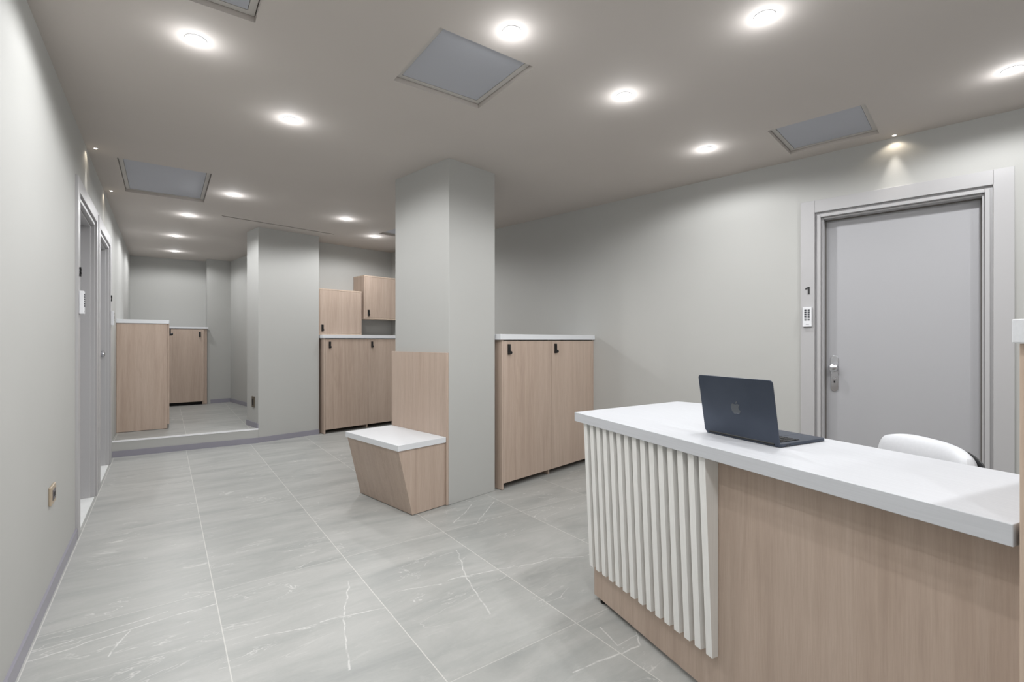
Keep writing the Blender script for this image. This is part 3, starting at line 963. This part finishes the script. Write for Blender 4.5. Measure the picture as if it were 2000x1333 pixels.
for shape in (apple, leaf):
    # the viewer stands on the outer side: viewer's right is local -Y
    add_prism(bm, [(LDp * 0.5 + p[1] * S_, -p[0] * S_) for p in shape], 0.0044, 0.0049)
lg = lid_obj('lid_mark', bm, M_logo, lid)
lg['label'] = 'glossy bitten apple mark on the lid'

# ---------------------------------------------------------------- office chair behind the desk
ca = math.atan2(0.17, -0.32)         # direction the back pad faces, in the D frame
bc = (2.02, 0.915)
cb = (bc[0] + 0.25 * math.cos(ca), bc[1] + 0.25 * math.sin(ca))
cx_, cy_ = turn(cb[0], cb[1], AD)
ch = bpy.data.objects.new('office_chair', None)
COL.objects.link(ch)
ch.location = (cx_, cy_, 0)
ch.rotation_euler = (0, 0, AD + ca)      # local +X faces forward, back rest at -X
ch['label'] = 'white padded office chair with black shell tucked behind the desk'
ch['category'] = 'chair'
def cushion(w, h, d, r, bow):
    """pad in the YZ plane, thickness along X, curved; centred"""
    bm = new_bm()
    nu, nv = 14, 12
    grid = {}
    for side in (0, 1):
        for i in range(nu + 1):
            for j in range(nv + 1):
                u_, v_ = -1 + 2 * i / nu, -1 + 2 * j / nv
                # superellipse-like rounding
                k_ = (1 - 0.12 * abs(v_) ** 3.5)
                k2 = (1 - 0.16 * abs(u_) ** 3.5)
                y_ = u_ * w / 2 * k_
                z_ = v_ * h / 2 * k2
                e = max(abs(u_), abs(v_))
                fall = (1 - e ** 6) ** 0.5 if e < 1 else 0
                x_ = (1 if side else -1) * d / 2 * (0.35 + 0.65 * fall) + bow * (u_ * u_)
                grid[side, i, j] = bm.verts.new((x_, y_, z_))
    for side in (0, 1):
        for i in range(nu):
            for j in range(nv):
                q = [grid[side, i, j], grid[side, i + 1, j], grid[side, i + 1, j + 1], grid[side, i, j + 1]]
                bm.faces.new(q if side else q[::-1])
    for i in range(nu):
        bm.faces.new((grid[0, i, 0], grid[0, i + 1, 0], grid[1, i + 1, 0], grid[1, i, 0]))
        bm.faces.new((grid[0, i + 1, nv], grid[0, i, nv], grid[1, i, nv], grid[1, i + 1, nv]))
    for j in range(nv):
        bm.faces.new((grid[0, 0, j + 1], grid[0, 0, j], grid[1, 0, j], grid[1, 0, j + 1]))
        bm.faces.new((grid[0, nu, j], grid[0, nu, j + 1], grid[1, nu, j + 1], grid[1, nu, j]))
    return bm
def cpart(name, bm, mat, m=Matrix(), sub=0, parent=ch, label=None):
    bmesh.ops.transform(bm, matrix=m, verts=bm.verts)
    o = obj(name, bm, mat, parent, smooth=True)
    if sub:
        s_ = o.modifiers.new('soft', 'SUBSURF'); s_.levels = sub; s_.render_levels = sub
    if label:
        o['label'] = label
    return o
T = Matrix.Translation
cpart('backrest', cushion(0.42, 0.34, 0.075, 0.05, 0.035), M_leather, T((-0.225, 0, 0.668)) @ Matrix.Rotation(math.radians(-6), 4, 'Y'), 1, label='white leather back pad')
cpart('back_shell', cushion(0.432, 0.335, 0.024, 0.05, 0.035), M_black, T((-0.262, 0, 0.652)) @ Matrix.Rotation(math.radians(-6), 4, 'Y'), 1, label='thin black shell behind the back pad')
cpart('seat', cushion(0.44, 0.42, 0.07, 0.05, 0.0), M_leather, T((0.0, 0, 0.455)) @ Matrix.Rotation(math.radians(90), 4, 'Y'), 1)
bm = new_bm(); add_box(bm, -0.285, -0.265, -0.03, 0.03, 0.41, 0.56); add_box(bm, -0.285, 0.0, -0.03, 0.03, 0.395, 0.413)
cpart('back_bracket', bm, M_black)
bm = new_bm(); add_lathe(bm, [(0.028, 0.10), (0.028, 0.26), (0.016, 0.262), (0.016, 0.40), (0.05, 0.402), (0.05, 0.415), (0, 0.415)], 20)
cpart('gas_lift', bm, M_steel)
for k in range(5):
    a = math.radians(72 * k + 20)
    bm = new_bm()
    add_hexa(bm, [(0.02, -0.025, 0.075), (0.25, -0.014, 0.060), (0.25, 0.014, 0.060), (0.02, 0.025, 0.075)],
             [(0.02, -0.022, 0.115), (0.25, -0.012, 0.080), (0.25, 0.012, 0.080), (0.02, 0.022, 0.115)])
    lg_ = cpart('leg', bm, M_steel, Matrix.Rotation(a, 4, 'Z'))
    bm = new_bm()
    for sy in (-0.016, 0.004):
        add_lathe(bm, [(0.027, 0), (0.027, 0.012)], 18, (0.245, sy + 0.014 if sy > 0 else sy, 0.0275), Matrix.Rotation(-math.pi / 2, 4, 'X'))
    add_box(bm, 0.238, 0.252, -0.006, 0.006, 0.028, 0.064)
    cpart('caster', bm, M_black, Matrix.Rotation(a, 4, 'Z'), parent=lg_)

# ---------------------------------------------------------------- lamps
def lamp_light(parent, kind, energy, col, z, **kw):
    d = bpy.data.lights.new('lamp_light', kind)
    d.energy = energy
    d.color = col
    for k, v in kw.items():
        setattr(d, k, v)
    o = bpy.data.objects.new('lamp_light', d)
    COL.objects.link(o)
    o.parent = parent
    o.location = (0, 0, z)
    return o

def make_downlight(x, y, label, k=1.0):
    t = bpy.data.objects.new('downlight', None)
    COL.objects.link(t)
    t.empty_display_size = 0.05
    t.location = (x, y, CEIL)
    t['label'] = label
    t['category'] = 'ceiling light'
    t['group'] = 'round ceiling downlights'
    bm = new_bm(); add_lathe(bm, [(0.034, 0.0), (0.034, -0.003), (0.040, -0.003), (0.041, 0.0)], 32)
    obj('trim_ring', bm, M_white_p, t, smooth=True)
    bm = new_bm(); add_lathe(bm, [(0.034, 0.0), (0.034, -0.002), (0.030, -0.006), (0.018, -0.0085), (0, -0.0095)], 32)
    obj('lens', bm, M_lamp, t, smooth=True)
    lamp_light(t, 'SPOT', LAMP_W * k, (0.985, 0.99, 1.0), -0.014, spot_size=math.radians(169), spot_blend=0.33, shadow_soft_size=0.03)
    lamp_light(t, 'POINT', GLOW_W, (0.95, 0.97, 1.0), -0.065, shadow_soft_size=0.02)
    return t

DL = [
    (0.111, 2.487, 'round ceiling light nearest the left wall in the front row'),
    (0.605, 3.065, 'round ceiling light between the long hatch and the square hatch'),
    (0.505, 4.950, 'round ceiling light just past the long rectangular hatch'),
    (0.203, 6.039, 'round ceiling light over the step, first of the three alcove lights'),
    (0.114, 7.317, 'round ceiling light in the alcove, middle one of three'),
    (0.121, 8.587, 'round ceiling light deepest in the alcove'),
    (1.581, 5.227, 'round ceiling light in front of the upper oak cabinets'),
    (2.136, 5.892, 'round ceiling light by the hatch hidden behind the column'),
    (1.188, 1.645, 'large round ceiling light touching the square hatch above the column'),
    (1.982, 1.726, 'round ceiling light between the column and the desk'),
    (2.988, 1.878, 'round ceiling light near the wall above the laptop'),
    (1.954, 0.973, 'large round ceiling light at the top of the photo over the desk'),
    (3.305, 0.466, 'round ceiling light at the right edge of the photo'),
    (0.12, 1.20, 'added round fill light out of frame above the wall outlet side'),  # from here on: unseen lights added to brighten the room
    (0.50, 0.30, 'added round fill light out of frame beside the plain wall'),
    (1.45, -0.30, 'added round fill light out of frame over the desk front'),
    (2.6, -0.5, 'added round fill light out of frame over the tall counter'),
    (0.15, -0.7, 'added round fill light out of frame in the near corner'),
    (1.45, -1.2, 'added round fill light out of frame by the rear wall'),
]
DIM = {(0.605, 3.065): 1.3, (0.505, 4.950): 1.3, (1.581, 5.227): 1.3, (1.954, 0.973): 0.8, (1.982, 1.726): 0.85, (0.203, 6.039): 1.1}
for x, y, lb in DL:
    make_downlight(x, y, lb, DIM.get((x, y), 1.0))

def make_spot(x, y, label, power):
    t = bpy.data.objects.new('door_spotlight', None)
    COL.objects.link(t)
    t.empty_display_size = 0.03
    t.location = (x, y, CEIL)
    t['label'] = label
    t['category'] = 'spotlight'
    t['group'] = 'tiny warm spotlights over the doors'
    bm = new_bm(); add_lathe(bm, [(0.010, 0.0), (0.010, -0.002), (0.014, -0.002), (0.015, 0.0)], 20)
    obj('trim_ring', bm, M_white_p, t, smooth=True)
    bm = new_bm(); add_lathe(bm, [(0.010, 0.0), (0.010, -0.001), (0.006, -0.004), (0, -0.005)], 20)
    obj('lens', bm, M_warm, t, smooth=True)
    lamp_light(t, 'SPOT', power, (1.0, 0.94, 0.86), -0.012, spot_size=math.radians(46), spot_blend=0.9, shadow_soft_size=0.008)
    lamp_light(t, 'SPOT', power * 0.10, (1.0, 0.86, 0.68), -0.012, spot_size=math.radians(140), spot_blend=0.5, shadow_soft_size=0.008)
sx, sy = turn(3.885, 0.362, AB)
make_spot(sx, sy, 'tiny warm spotlight over the grey door behind the desk', WARM_W)
make_spot(-0.377, 4.297, 'tiny warm spotlight over the first recessed door', WARM_W)
make_spot(-0.376, 5.441, 'tiny warm spotlight over the second recessed door', WARM_W)
